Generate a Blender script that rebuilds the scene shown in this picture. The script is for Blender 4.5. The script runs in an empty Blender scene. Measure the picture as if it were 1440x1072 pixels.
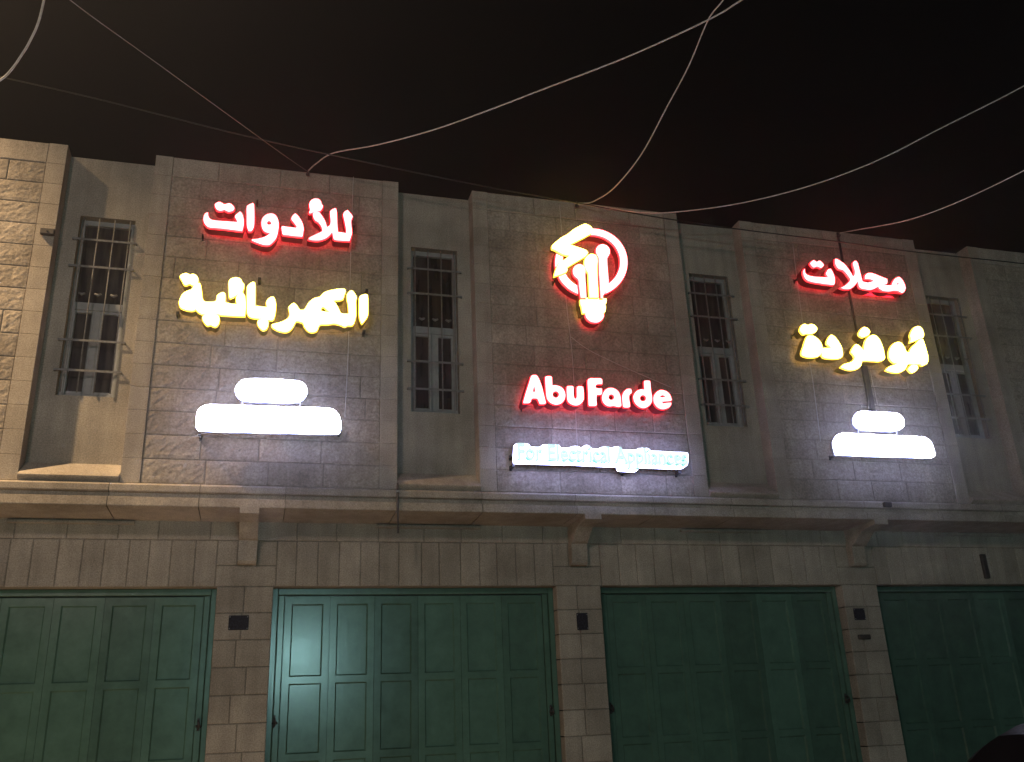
import bpy, math, random
from mathutils import Vector, Matrix, noise

R = math.radians
random.seed(7)
SC = bpy.context.scene
COL = SC.collection

# ------------------------------------------------------------------ camera
CAM_P = Vector((1.3663, -9.5478, 1.55))
YAW, PITCH, ROLL, FPX = -0.28033, 0.35513, -0.04222, 1280.0
cy, sy, cp, sp, cr, sr = (math.cos(YAW), math.sin(YAW), math.cos(PITCH),
                          math.sin(PITCH), math.cos(ROLL), math.sin(ROLL))
FW = Vector((-sy * cp, cy * cp, sp))
_r = Vector((cy, sy, 0.0))
_u = _r.cross(FW)
RT = cr * _r + sr * _u
UP = -sr * _r + cr * _u
cam = bpy.data.cameras.new("camera")
cam.sensor_width = 36.0
cam.lens = FPX / 1440.0 * 36.0
cam.clip_end = 2000.0
camo = bpy.data.objects.new("camera", cam)
COL.objects.link(camo)
m = Matrix((RT, UP, -FW)).transposed().to_4x4()
m.translation = CAM_P
camo.matrix_world = m
SC.camera = camo

# ------------------------------------------------------------------ world, lights, exposure
SC.view_settings.view_transform = 'Standard'
SC.view_settings.look = 'None'
SC.view_settings.exposure = 0.0
SC.view_settings.gamma = 1.0
w = bpy.data.worlds.new("World")
SC.world = w
w.use_nodes = True
nt = w.node_tree
sky = nt.nodes.new('ShaderNodeTexSky')
sky.sky_type = 'NISHITA'
sky.sun_disc = False
sky.sun_elevation = R(-4.0)
sky.sun_rotation = R(-90.0)
sky.dust_density = 4.0
bg = nt.nodes['Background']
bg.inputs['Strength'].default_value = 0.12
warm = nt.nodes.new('ShaderNodeVectorMath')
warm.operation = 'MULTIPLY'
warm.inputs[1].default_value = (1.0, 0.80, 0.62)      # town glow on the night air
nt.links.new(sky.outputs[0], warm.inputs[0])
nt.links.new(warm.outputs[0], bg.inputs['Color'])


def lamp(name, kind, loc, energy, color, **kw):
    l = bpy.data.lights.new(name, kind)
    l.energy = energy
    l.color = color
    for k, v in kw.items():
        setattr(l, k, v)
    o = bpy.data.objects.new(name, l)
    COL.objects.link(o)
    o.location = loc
    return o


# sodium street lamp on the wall line just left of the frame (casts every sharp shadow)
st = lamp("unseen_light", 'SPOT', (-5.0, -1.88, 11.2), 9600.0, (1.0, 0.67, 0.35),
          spot_size=R(116), spot_blend=1.0, shadow_soft_size=0.09)
# unseen fill spot added over the road: lights road and pavement, which light the ground floor from below
road_fill = lamp("unseen_light", 'SPOT', (-0.8, -6.8, 7.6), 9800.0, (1.0, 0.74, 0.55),
          spot_size=R(86), spot_blend=0.5, shadow_soft_size=0.15)
# soft fill point added across the road, behind the camera on the left
lamp("unseen_light", 'POINT', (-3.0, -12.5, 7.0), 1000.0, (1.0, 0.79, 0.71), shadow_soft_size=0.4)
# cool white lamp over a doorway across the road (its reflection shows in the gloss paint)
lamp("doorway_light", 'POINT', (2.6, -17.5, 3.4), 850.0, (0.50, 0.95, 0.95), shadow_soft_size=0.2)


# ------------------------------------------------------------------ helpers
def at(px, py, Y):
    """point on the plane y = Y seen at photograph pixel (px, py)"""
    d = (px - 720.0) / FPX * RT - (py - 536.0) / FPX * UP + FW
    t = (Y - CAM_P.y) / d.y
    return CAM_P + t * d


def tag(o, label=None, cat=None, group=None, kind=None):
    if label: o['label'] = label
    if cat: o['category'] = cat
    if group: o['group'] = group
    if kind: o['kind'] = kind
    return o


def empty(name, loc, parent=None):
    o = bpy.data.objects.new(name, None)
    o.empty_display_size = 0.2
    COL.objects.link(o)
    o.location = loc
    return o


class MB:
    def __init__(s):
        s.v, s.f, s.m, s.t, s.sm = [], [], [], [], []

    def face(s, idx, mat=0, tone=1.0, smooth=False):
        s.f.append(idx); s.m.append(mat); s.t.append(tone); s.sm.append(smooth)

    def quad(s, a, b, c, d, mat=0, tone=1.0):
        n = len(s.v)
        s.v += [tuple(a), tuple(b), tuple(c), tuple(d)]
        s.face((n, n + 1, n + 2, n + 3), mat, tone)

    def box(s, x0, x1, y0, y1, z0, z1, mat=0, tone=1.0, bev=0.0):
        n = len(s.v)
        if bev <= 0:
            for z in (z0, z1):
                s.v += [(x0, y0, z), (x1, y0, z), (x1, y1, z), (x0, y1, z)]
            for q in ((0, 3, 2, 1), (4, 5, 6, 7), (0, 1, 5, 4), (1, 2, 6, 5), (2, 3, 7, 6), (3, 0, 4, 7)):
                s.face(tuple(n + i for i in q), mat, tone)
            return
        b = min(bev, abs(x1 - x0) * .45, abs(y1 - y0) * .45, abs(z1 - z0) * .45)
        P = {}
        X, Yy, Z = (x0, x1), (y0, y1), (z0, z1)
        for i in (0, 1):
            for j in (0, 1):
                for k in (0, 1):
                    sx, syy, sz = (1, -1)[i], (1, -1)[j], (1, -1)[k]
                    c = (X[i], Yy[j], Z[k])
                    for a in range(3):
                        p = [c[0] + sx * b, c[1] + syy * b, c[2] + sz * b]
                        p[a] = c[a]
                        P[(i, j, k, a)] = len(s.v)
                        s.v.append(tuple(p))
        for i in (0, 1):
            q = [P[(i, 0, 0, 0)], P[(i, 1, 0, 0)], P[(i, 1, 1, 0)], P[(i, 0, 1, 0)]]
            s.face(tuple(q if i else q[::-1]), mat, tone)
            q = [P[(0, i, 0, 1)], P[(0, i, 1, 1)], P[(1, i, 1, 1)], P[(1, i, 0, 1)]]
            s.face(tuple(q if i else q[::-1]), mat, tone)
            q = [P[(0, 0, i, 2)], P[(1, 0, i, 2)], P[(1, 1, i, 2)], P[(0, 1, i, 2)]]
            s.face(tuple(q if i else q[::-1]), mat, tone)
        for i in (0, 1):
            for j in (0, 1):
                s.face((P[(i, j, 0, 0)], P[(i, j, 1, 0)], P[(i, j, 1, 1)], P[(i, j, 0, 1)]), mat, tone)
                s.face((P[(i, 0, j, 0)], P[(i, 1, j, 0)], P[(i, 1, j, 2)], P[(i, 0, j, 2)]), mat, tone)
                s.face((P[(0, i, j, 1)], P[(1, i, j, 1)], P[(1, i, j, 2)], P[(0, i, j, 2)]), mat, tone)
                for k in (0, 1):
                    s.face((P[(i, j, k, 0)], P[(i, j, k, 1)], P[(i, j, k, 2)]), mat, tone)

    def tube(s, pts, rad, seg=8, mat=0, cap=True):
        pts = [Vector(p) for p in pts]
        rr = rad if isinstance(rad, (list, tuple)) else [rad] * len(pts)
        rings = []
        up = Vector((0.13, 0.31, 0.94))
        for i, p in enumerate(pts):
            t = (pts[min(i + 1, len(pts) - 1)] - pts[max(i - 1, 0)]).normalized()
            a = t.cross(up)
            if a.length < 1e-3: a = t.cross(Vector((1, 0, 0)))
            a.normalize(); b = t.cross(a)
            n = len(s.v)
            for k in range(seg):
                an = 2 * math.pi * k / seg
                s.v.append(tuple(p + rr[i] * (math.cos(an) * a + math.sin(an) * b)))
            rings.append(n)
        for i in range(len(pts) - 1):
            for k in range(seg):
                k2 = (k + 1) % seg
                s.face((rings[i] + k, rings[i] + k2, rings[i + 1] + k2, rings[i + 1] + k), mat, 1.0, True)
        if cap:
            s.face(tuple(rings[0] + k for k in range(seg))[::-1], mat)
            s.face(tuple(rings[-1] + k for k in range(seg)), mat)

    def block(s, x0, x1, z0, z1, y, depth, rough=0.0, step=0.034, gap=0.0065, tone=1.0, mat=0, cham=0.008):
        """one dressed stone, front face towards -y, edges drawn in, face rock-rough or smooth"""
        x0 += gap / 2; x1 -= gap / 2; z0 += gap / 2; z1 -= gap / 2
        if x1 - x0 < 0.02 or z1 - z0 < 0.02: return
        if rough > 0:
            nx = max(3, int((x1 - x0) / step)); nz = max(3, int((z1 - z0) / step))
        else:
            nx = nz = 1
        xs = [x0] + [x0 + cham + (x1 - x0 - 2 * cham) * i / nx for i in range(nx + 1)] + [x1]
        zs = [z0] + [z0 + cham + (z1 - z0 - 2 * cham) * i / nz for i in range(nz + 1)] + [z1]
        n = len(s.v)
        W_ = len(xs)
        sd = random.random() * 50
        for j, z in enumerate(zs):
            for i, x in enumerate(xs):
                edge = i in (0, W_ - 1) or j in (0, len(zs) - 1)
                yy = y + (cham * 0.8 if edge else 0.0)
                if rough > 0 and not edge:
                    p = Vector((x * 10 + sd, z * 13, sd))
                    h = noise.noise(p) * .45 + noise.noise(p * 2.1) * .6 + noise.noise(p * 3.7) * .5
                    near = min(i - 1, W_ - 2 - i, j - 1, len(zs) - 2 - j)
                    yy -= rough * (0.35 + h) * (0.25 if near == 0 else 1.0)
                s.v.append((x, yy, z))
        for j in range(len(zs) - 1):
            for i in range(W_ - 1):
                a = n + j * W_ + i
                s.face((a, a + 1, a + W_ + 1, a + W_), mat, tone)
        # returns of the block into the joint
        k = len(s.v)
        s.v += [(x0, y + depth, z0), (x1, y + depth, z0), (x1, y + depth, z1), (x0, y + depth, z1)]
        c = [n, n + W_ - 1, n + (len(zs) - 1) * W_ + W_ - 1, n + (len(zs) - 1) * W_]
        # bottom/right/top/left strips
        rows = [[n + i for i in range(W_)],
                [n + j * W_ + W_ - 1 for j in range(len(zs))],
                [n + (len(zs) - 1) * W_ + i for i in range(W_)][::-1],
                [n + j * W_ for j in range(len(zs))][::-1]]
        for r_, a, b in zip(rows, (0, 1, 2, 3), (1, 2, 3, 0)):
            s.face(tuple(r_[::-1] + [k + a, k + b]), mat, tone)

    def build(s, name, mats, parent=None, loc=None):
        me = bpy.data.meshes.new(name)
        off = Vector(parent.matrix_world.translation) if parent else (Vector(loc) if loc else Vector((0, 0, 0)))
        if parent and parent.parent: pass
        me.from_pydata([tuple(Vector(v) - off) for v in s.v], [], s.f)
        if not isinstance(mats, (list, tuple)): mats = [mats]
        for m_ in mats: me.materials.append(m_)
        me.polygons.foreach_set('material_index', s.m)
        me.polygons.foreach_set('use_smooth', s.sm)
        at_ = me.attributes.new('tone', 'FLOAT', 'FACE')
        at_.data.foreach_set('value', s.t)
        me.update()
        o = bpy.data.objects.new(name, me)
        COL.objects.link(o)
        if parent:
            o.parent = parent
        elif loc:
            o.location = loc
        bpy.context.view_layer.update()
        return o


# ------------------------------------------------------------------ materials
def newmat(name):
    m_ = bpy.data.materials.new(name)
    m_.use_nodes = True
    t = m_.node_tree
    return m_, t, t.nodes['Principled BSDF'], t.nodes['Material Output']


def nd(t, kind, **kw):
    n = t.nodes.new(kind)
    for k, v in kw.items():
        if k in n.inputs: n.inputs[k].default_value = v
        else: setattr(n, k, v)
    return n


def stone(name, c1, c2, rough=0.9, bump=0.35, fine=60.0):
    m_, t, p, _ = newmat(name)
    tc = nd(t, 'ShaderNodeTexCoord')
    n1 = nd(t, 'ShaderNodeTexNoise'); n1.inputs['Scale'].default_value = 2.3; n1.inputs['Detail'].default_value = 8; n1.inputs['Roughness'].default_value = .65
    n2 = nd(t, 'ShaderNodeTexNoise'); n2.inputs['Scale'].default_value = fine; n2.inputs['Detail'].default_value = 6; n2.inputs['Roughness'].default_value = .7
    n3 = nd(t, 'ShaderNodeTexNoise'); n3.inputs['Scale'].default_value = 1.0; n3.inputs['Detail'].default_value = 5
    mp = nd(t, 'ShaderNodeMapping'); mp.inputs['Scale'].default_value = (9.0, 9.0, .7)   # rain streaks
    cr_ = nd(t, 'ShaderNodeValToRGB')
    cr_.color_ramp.elements[0].position = .34; cr_.color_ramp.elements[0].color = (*c1, 1)
    cr_.color_ramp.elements[1].position = .68; cr_.color_ramp.elements[1].color = (*c2, 1)
    at_ = nd(t, 'ShaderNodeAttribute'); at_.attribute_name = 'tone'
    mul = nd(t, 'ShaderNodeVectorMath'); mul.operation = 'MULTIPLY'
    spk = nd(t, 'ShaderNodeMapRange'); spk.inputs[1].default_value = .35; spk.inputs[2].default_value = .65
    spk.inputs[3].default_value = .66; spk.inputs[4].default_value = 1.24
    stk = nd(t, 'ShaderNodeMapRange'); stk.inputs[1].default_value = .38; stk.inputs[2].default_value = .62
    stk.inputs[3].default_value = .90; stk.inputs[4].default_value = 1.05
    mul2 = nd(t, 'ShaderNodeMath'); mul2.operation = 'MULTIPLY'
    mul3 = nd(t, 'ShaderNodeMath'); mul3.operation = 'MULTIPLY'
    bp = nd(t, 'ShaderNodeBump'); bp.inputs['Strength'].default_value = bump; bp.inputs['Distance'].default_value = .012
    L = t.links.new
    L(tc.outputs['Object'], n1.inputs['Vector']); L(tc.outputs['Object'], n2.inputs['Vector'])
    L(tc.outputs['Object'], mp.inputs['Vector']); L(mp.outputs[0], n3.inputs['Vector'])
    L(n1.outputs[0], cr_.inputs[0]); L(n2.outputs[0], spk.inputs[0]); L(n3.outputs[0], stk.inputs[0])
    n5 = nd(t, 'ShaderNodeTexNoise'); n5.inputs['Scale'].default_value = .8; n5.inputs['Detail'].default_value = 7; n5.inputs['Roughness'].default_value = .6
    pat = nd(t, 'ShaderNodeMapRange'); pat.inputs[1].default_value = .36; pat.inputs[2].default_value = .60
    pat.inputs[3].default_value = .76; pat.inputs[4].default_value = 1.06       # soot and damp patches
    mul4 = nd(t, 'ShaderNodeMath'); mul4.operation = 'MULTIPLY'
    L(tc.outputs['Object'], n5.inputs['Vector']); L(n5.outputs[0], pat.inputs[0])
    L(at_.outputs['Fac'], mul4.inputs[0]); L(pat.outputs[0], mul4.inputs[1])
    L(mul4.outputs[0], mul2.inputs[0]); L(spk.outputs[0], mul2.inputs[1])
    L(mul2.outputs[0], mul3.inputs[0]); L(stk.outputs[0], mul3.inputs[1])
    L(cr_.outputs[0], mul.inputs[0]); L(mul3.outputs[0], mul.inputs[1])
    L(mul.outputs[0], p.inputs['Base Color'])
    L(n2.outputs[0], bp.inputs['Height']); L(bp.outputs[0], p.inputs['Normal'])
    p.inputs['Roughness'].default_value = rough
    p.inputs['Specular IOR Level'].default_value = .25
    return m_


def plain(name, c, rough=.5, metal=0.0, spec=.5, vary=.25, scale=14.0, bump=0.0):
    m_, t, p, _ = newmat(name)
    tc = nd(t, 'ShaderNodeTexCoord')
    n1 = nd(t, 'ShaderNodeTexNoise'); n1.inputs['Scale'].default_value = scale; n1.inputs['Detail'].default_value = 6
    cr_ = nd(t, 'ShaderNodeValToRGB')
    cr_.color_ramp.elements[0].position = .3; cr_.color_ramp.elements[0].color = (*[x * (1 - vary) for x in c], 1)
    cr_.color_ramp.elements[1].position = .7; cr_.color_ramp.elements[1].color = (*[min(1, x * (1 + vary)) for x in c], 1)
    t.links.new(tc.outputs['Object'], n1.inputs['Vector'])
    t.links.new(n1.outputs[0], cr_.inputs[0]); t.links.new(cr_.outputs[0], p.inputs['Base Color'])
    rg = nd(t, 'ShaderNodeMapRange'); rg.inputs[3].default_value = max(.02, rough - .08); rg.inputs[4].default_value = min(1, rough + .08)
    t.links.new(n1.outputs[0], rg.inputs[0]); t.links.new(rg.outputs[0], p.inputs['Roughness'])
    if bump:
        bp = nd(t, 'ShaderNodeBump'); bp.inputs['Strength'].default_value = bump; bp.inputs['Distance'].default_value = .01
        t.links.new(n1.outputs[0], bp.inputs['Height']); t.links.new(bp.outputs[0], p.inputs['Normal'])
    p.inputs['Metallic'].default_value = metal
    p.inputs['Specular IOR Level'].default_value = spec
    return m_


def glow(name, base, emit, strength, rough=.35):
    m_, t, p, _ = newmat(name)
    p.inputs['Base Color'].default_value = (*base, 1)
    p.inputs['Roughness'].default_value = rough
    p.inputs['Emission Color'].default_value = (*emit, 1)
    p.inputs['Emission Strength'].default_value = strength
    # uneven LED rows behind the acrylic
    n1 = nd(t, 'ShaderNodeTexNoise'); n1.inputs['Scale'].default_value = 22.0
    tc = nd(t, 'ShaderNodeTexCoord')
    mr = nd(t, 'ShaderNodeMapRange'); mr.inputs[3].default_value = strength * .75; mr.inputs[4].default_value = strength * 1.25
    t.links.new(tc.outputs['Object'], n1.inputs['Vector']); t.links.new(n1.outputs[0], mr.inputs[0])
    t.links.new(mr.outputs[0], p.inputs['Emission Strength'])
    return m_


M_ROCK = stone("rock_faced_limestone", (.33, .285, .235), (.49, .43, .36), bump=.55, fine=42.0)
M_SMOOTH = stone("dressed_limestone", (.37, .325, .27), (.49, .435, .37), bump=.25, fine=75.0)
M_MORTAR = stone("dark_mortar", (.20, .175, .145), (.29, .255, .215), bump=.3, fine=90.0)
M_JOINT = stone("pale_joint", (.25, .22, .185), (.33, .295, .25), bump=.3, fine=90.0)
M_RENDER = stone("recess_limestone", (.34, .305, .26), (.43, .385, .325), bump=.2, fine=70.0)
M_WFRAME = plain("window_aluminium", (.26, .27, .27), rough=.45, vary=.12)
M_BAR = plain("grille_paint", (.15, .15, .148), rough=.5, vary=.3, scale=40)
M_DARK = plain("dark_metal", (.03, .028, .03), rough=.5, vary=.4)
M_ROOF = plain("roof_screed", (.22, .2, .18), rough=.95, bump=.4)
M_WIRE = plain("pale_cable_sheath", (.42, .40, .37), rough=.5, vary=.2, scale=30)
M_WIRE2 = plain("grey_cable_sheath", (.12, .115, .11), rough=.55, vary=.2, scale=30)
M_WIRE3 = plain("black_cable_sheath", (.008, .0075, .0075), rough=.5, vary=.2, scale=30)
M_PIPE = plain("dark_dull_grey", (.05, .045, .045), rough=.6, vary=.3)
M_FLEX = plain("white_flex", (.6, .58, .55), rough=.5, vary=.15)
M_PLATE = plain("blue_enamel_plate", (.02, .021, .032), rough=.75, spec=.2, vary=.8, scale=55)


def glass_mat():
    m_, t, p, _ = newmat("dark_window_glass")
    # dusty panes with drawn cloth behind: each window its own shade
    tc = nd(t, 'ShaderNodeTexCoord'); n1 = nd(t, 'ShaderNodeTexNoise'); n1.inputs['Scale'].default_value = 3.0; n1.inputs['Detail'].default_value = 5
    mp = nd(t, 'ShaderNodeMapping'); mp.inputs['Scale'].default_value = (5, 5, .6)
    cr_ = nd(t, 'ShaderNodeValToRGB')
    cr_.color_ramp.elements[0].position = .35; cr_.color_ramp.elements[0].color = (.020, .019, .022, 1)
    cr_.color_ramp.elements[1].position = .70; cr_.color_ramp.elements[1].color = (.058, .051, .046, 1)
    ta = nd(t, 'ShaderNodeAttribute'); ta.attribute_name = 'tone'
    vm = nd(t, 'ShaderNodeVectorMath'); vm.operation = 'MULTIPLY'
    L = t.links.new
    L(tc.outputs['Object'], mp.inputs['Vector']); L(mp.outputs[0], n1.inputs['Vector']); L(n1.outputs[0], cr_.inputs[0])
    L(cr_.outputs[0], vm.inputs[0]); L(ta.outputs['Fac'], vm.inputs[1]); L(vm.outputs[0], p.inputs['Base Color'])
    p.inputs['Roughness'].default_value = .12
    p.inputs['Specular IOR Level'].default_value = .6
    return m_


M_GLASS = glass_mat()


def paint_mat():
    m_, t, p, _ = newmat("green_gloss_paint")
    tc = nd(t, 'ShaderNodeTexCoord')
    n1 = nd(t, 'ShaderNodeTexNoise'); n1.inputs['Scale'].default_value = 5.0; n1.inputs['Detail'].default_value = 9; n1.inputs['Roughness'].default_value = .7
    cr_ = nd(t, 'ShaderNodeValToRGB')
    e = cr_.color_ramp.elements
    e[0].position = .18; e[0].color = (.050, .105, .080, 1)
    e[1].position = .82; e[1].color = (.100, .205, .155, 1)
    n2 = nd(t, 'ShaderNodeTexNoise'); n2.inputs['Scale'].default_value = 3.0; n2.inputs['Detail'].default_value = 4
    mp = nd(t, 'ShaderNodeMapping'); mp.inputs['Scale'].default_value = (12, 12, 1.2)
    bp = nd(t, 'ShaderNodeBump'); bp.inputs['Strength'].default_value = .035; bp.inputs['Distance'].default_value = .01
    rg = nd(t, 'ShaderNodeMapRange'); rg.inputs[3].default_value = .15; rg.inputs[4].default_value = .26
    L = t.links.new
    L(tc.outputs['Object'], n1.inputs['Vector']); L(tc.outputs['Object'], mp.inputs['Vector']); L(mp.outputs[0], n2.inputs['Vector'])
    ta = nd(t, 'ShaderNodeAttribute'); ta.attribute_name = 'tone'
    vm = nd(t, 'ShaderNodeVectorMath'); vm.operation = 'MULTIPLY'
    L(n1.outputs[0], cr_.inputs[0]); L(cr_.outputs[0], vm.inputs[0]); L(ta.outputs['Fac'], vm.inputs[1]); L(vm.outputs[0], p.inputs['Base Color'])
    L(n2.outputs[0], bp.inputs['Height']); L(bp.outputs[0], p.inputs['Normal'])
    L(n1.outputs[0], rg.inputs[0]); L(rg.outputs[0], p.inputs['Roughness'])
    p.inputs['Specular IOR Level'].default_value = .55
    return m_


M_GREEN = paint_mat()


# sign materials: acrylic faces lit from inside, trim caps glowing as a painted halo, metal returns
M_RED_FACE = glow("red_letter_face", (.8, .1, .1), (1.0, .11, .12), 13.0)
M_RED_EDGE = glow("red_letter_edge", (.7, .05, .06), (1.0, .035, .038), 5.5)
M_RED_HALO = glow("red_halo_trim", (.5, .02, .04), (1.0, .022, .045), 1.3)
M_RED_BODY = glow("red_letter_return", (.16, .006, .015), (1.0, .02, .05), .035)
M_RED_BACK = glow("red_letter_back", (.5, .02, .04), (1.0, .02, .045), 3.0)  # glow put on the letter backs to throw red onto the wall
M_YEL_FACE = glow("yellow_letter_face", (.8, .7, .2), (1.0, .78, .13), 11.0)
M_YEL_EDGE = glow("yellow_letter_edge", (.8, .6, .1), (1.0, .68, .10), 3.4)
M_YEL_HALO = glow("yellow_halo_trim", (.6, .45, .05), (1.0, .60, .05), 1.0)
M_YEL_BODY = glow("yellow_letter_return", (.10, .07, .02), (1.0, .6, .05), .02)
M_YEL_BACK = glow("yellow_letter_back", (.6, .45, .05), (1.0, .58, .08), 1.4)  # same added back glow, throwing yellow onto the wall
M_WHT_FACE = glow("white_lightbox_face", (.8, .8, .85), (.74, .74, 1.0), 60.0)
M_WHT_EDGE = glow("white_lightbox_edge", (.8, .8, .85), (.44, .48, 1.0), 19.0)
M_WHT_BODY = plain("lightbox_case", (.30, .30, .33), rough=.5)
M_WHT_SOFT = glow("white_outline_face", (.8, .82, .85), (.64, .70, 1.0), 5.5)
M_GRN_FACE = glow("green_letter_face", (.02, .05, .04), (.72, .96, 1.0), 1.05)
M_GRN_EDGE = glow("green_letter_edge", (.0, .05, .035), (.01, .60, .38), .9)

# ------------------------------------------------------------------ setting: ground, pavement, road
KERB_Y = -2.3


def sheet(name, x0, x1, y0, y1, z, mat):
    b = MB(); b.quad((x0, y0, z), (x1, y0, z), (x1, y1, z), (x0, y1, z))
    o = b.build(name, mat); tag(o, kind='structure'); return o


M_ASPH = stone("asphalt", (.035, .034, .034), (.065, .062, .06), bump=.6, fine=120.0)
M_PAVE = stone("pavement_concrete", (.24, .22, .195), (.36, .335, .30), bump=.3, fine=60.0)
M_EARTH = stone("earth", (.09, .075, .055), (.16, .135, .10), bump=.5, fine=30.0)
sheet("ground", -400, 400, -400, 400, -.135, M_EARTH)
sheet("road", -400, 400, -13.5, KERB_Y - .0, -.131, M_ASPH)
b = MB()
b.box(-60, 60, KERB_Y, .9, -.13, 0.0, tone=1.0, bev=.015)
pv = b.build("pavement", M_PAVE); tag(pv, kind='structure')
b = MB()
b.box(-60, 60, -16.5, -13.5, -.13, 0.0, tone=.95, bev=.015)
pv = b.build("pavement", M_PAVE); tag(pv, kind='structure')

# ------------------------------------------------------------------ building
T, PW = 3.7, 2.78
ZT, ZB = 7.75, 3.913            # panel top / base
ZC0, ZL = 3.45, 2.965           # bottom of course above the soldier stones / lintel line
YW, YR = .56, .20               # ground floor wall plane, recess wall plane
KS = range(-2, 5)
bld = empty("shop_building", (5.0, 0.0, 0.0))
tag(bld, "two storey limestone shop building with green doors and narrow barred windows", "building")
bpy.context.view_layer.update()
YM = .016                       # mortar behind the block faces


def tone():
    return random.uniform(.87, 1.08)


def courses(bm, x0, x1, z0, z1, y, depth, zbase, ch, lmin, lmax, rough, mat=0, seed=0, amp=None):
    rnd = random.Random(seed)
    k = 0
    z = zbase
    while z < z1 - .02:
        a, c = max(z, z0), min(z + ch, z1)
        if c - a > .03:
            x = x0 - rnd.uniform(0, lmin) if k % 2 else x0 - rnd.uniform(0, .3) * lmin
            if x1 - x0 < lmin * 1.2:
                bm.block(x0, x1, a, c, y, depth, rough, tone=tone() if rough else random.uniform(.93, 1.06), mat=mat)
            else:
                while x < x1 - .01:
                    l = rnd.uniform(lmin, lmax)
                    xa, xb = max(x, x0), min(x + l, x1)
                    if x1 - xb < .14: xb = x1
                    if xb - xa > .08:
                        bm.block(xa, xb, a, c, y, depth, rough, tone=tone() if rough else random.uniform(.92, 1.07), mat=mat)
                    x = xb if xb > xa else x + l
                    if xb == x1: break
        z += ch; k += 1


CH = (ZT - ZB) / 15.0
MG = .19                        # smooth drafted margin down both sides of a panel
for k in KS:
    x0 = k * T
    x1 = x0 + PW
    b = MB()
    # core (mortar coloured front, dressed stone returns)
    b.quad((x0 + .004, YM, ZB), (x1 - .004, YM, ZB), (x1 - .004, YM, ZT - .01), (x0 + .004, YM, ZT - .01), 2)
    for z in range(15):
        za, zb = ZB + z * CH, ZB + (z + 1) * CH
        t1, t2 = random.uniform(.93, 1.06), random.uniform(.93, 1.06)
        # margin stones wrap round the corner: front block and return face
        b.block(x0, x0 + MG, za, zb, 0.0, YM, 0, tone=t1, mat=1, gap=.003, cham=.002)
        b.block(x1 - MG, x1, za, zb, 0.0, YM, 0, tone=t2, mat=1, gap=.003, cham=.002)
        g = .0012
        b.quad((x0 + g, .004, za + g), (x0 + g, .004, zb - g), (x0 + g, YR + .02, zb - g), (x0 + g, YR + .02, za + g), 1, t1)
        b.quad((x1 - g, .004, za + g), (x1 - g, YR + .02, za + g), (x1 - g, YR + .02, zb - g), (x1 - g, .004, zb - g), 1, t2)
    b.quad((x0 + .008, .008, ZB), (x0 + .008, .008, ZT), (x0 + .008, YR + .02, ZT), (x0 + .008, YR + .02, ZB), 2)
    b.quad((x1 - .008, .008, ZB), (x1 - .008, YR + .02, ZB), (x1 - .008, YR + .02, ZT), (x1 - .008, .008, ZT), 2)
    # top course smooth, the rest rock-faced and set 12 mm back from the margins
    courses(b, x0 + MG, x1 - MG, ZT - CH, ZT, .004, YM, ZT - CH, CH, .5, .8, 0, mat=1, seed=k + 50)
    courses(b, x0 + MG, x1 - MG, ZB, ZT - CH, .010, .011, ZB, CH, .48, .82, .0085, mat=0, seed=k)
    # coping: top of the parapet and its back
    b.quad((x0, .006, ZT - .004), (x1, .006, ZT - .004), (x1, .42, ZT - .004), (x0, .42, ZT - .004), 1, .9)
    b.quad((x1, .42, ZT - .6), (x0, .42, ZT - .6), (x0, .42, ZT - .004), (x1, .42, ZT - .004), 1, .8)
    o = b.build("stone_panel", [M_ROCK, M_SMOOTH, M_JOINT], bld)

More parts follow.
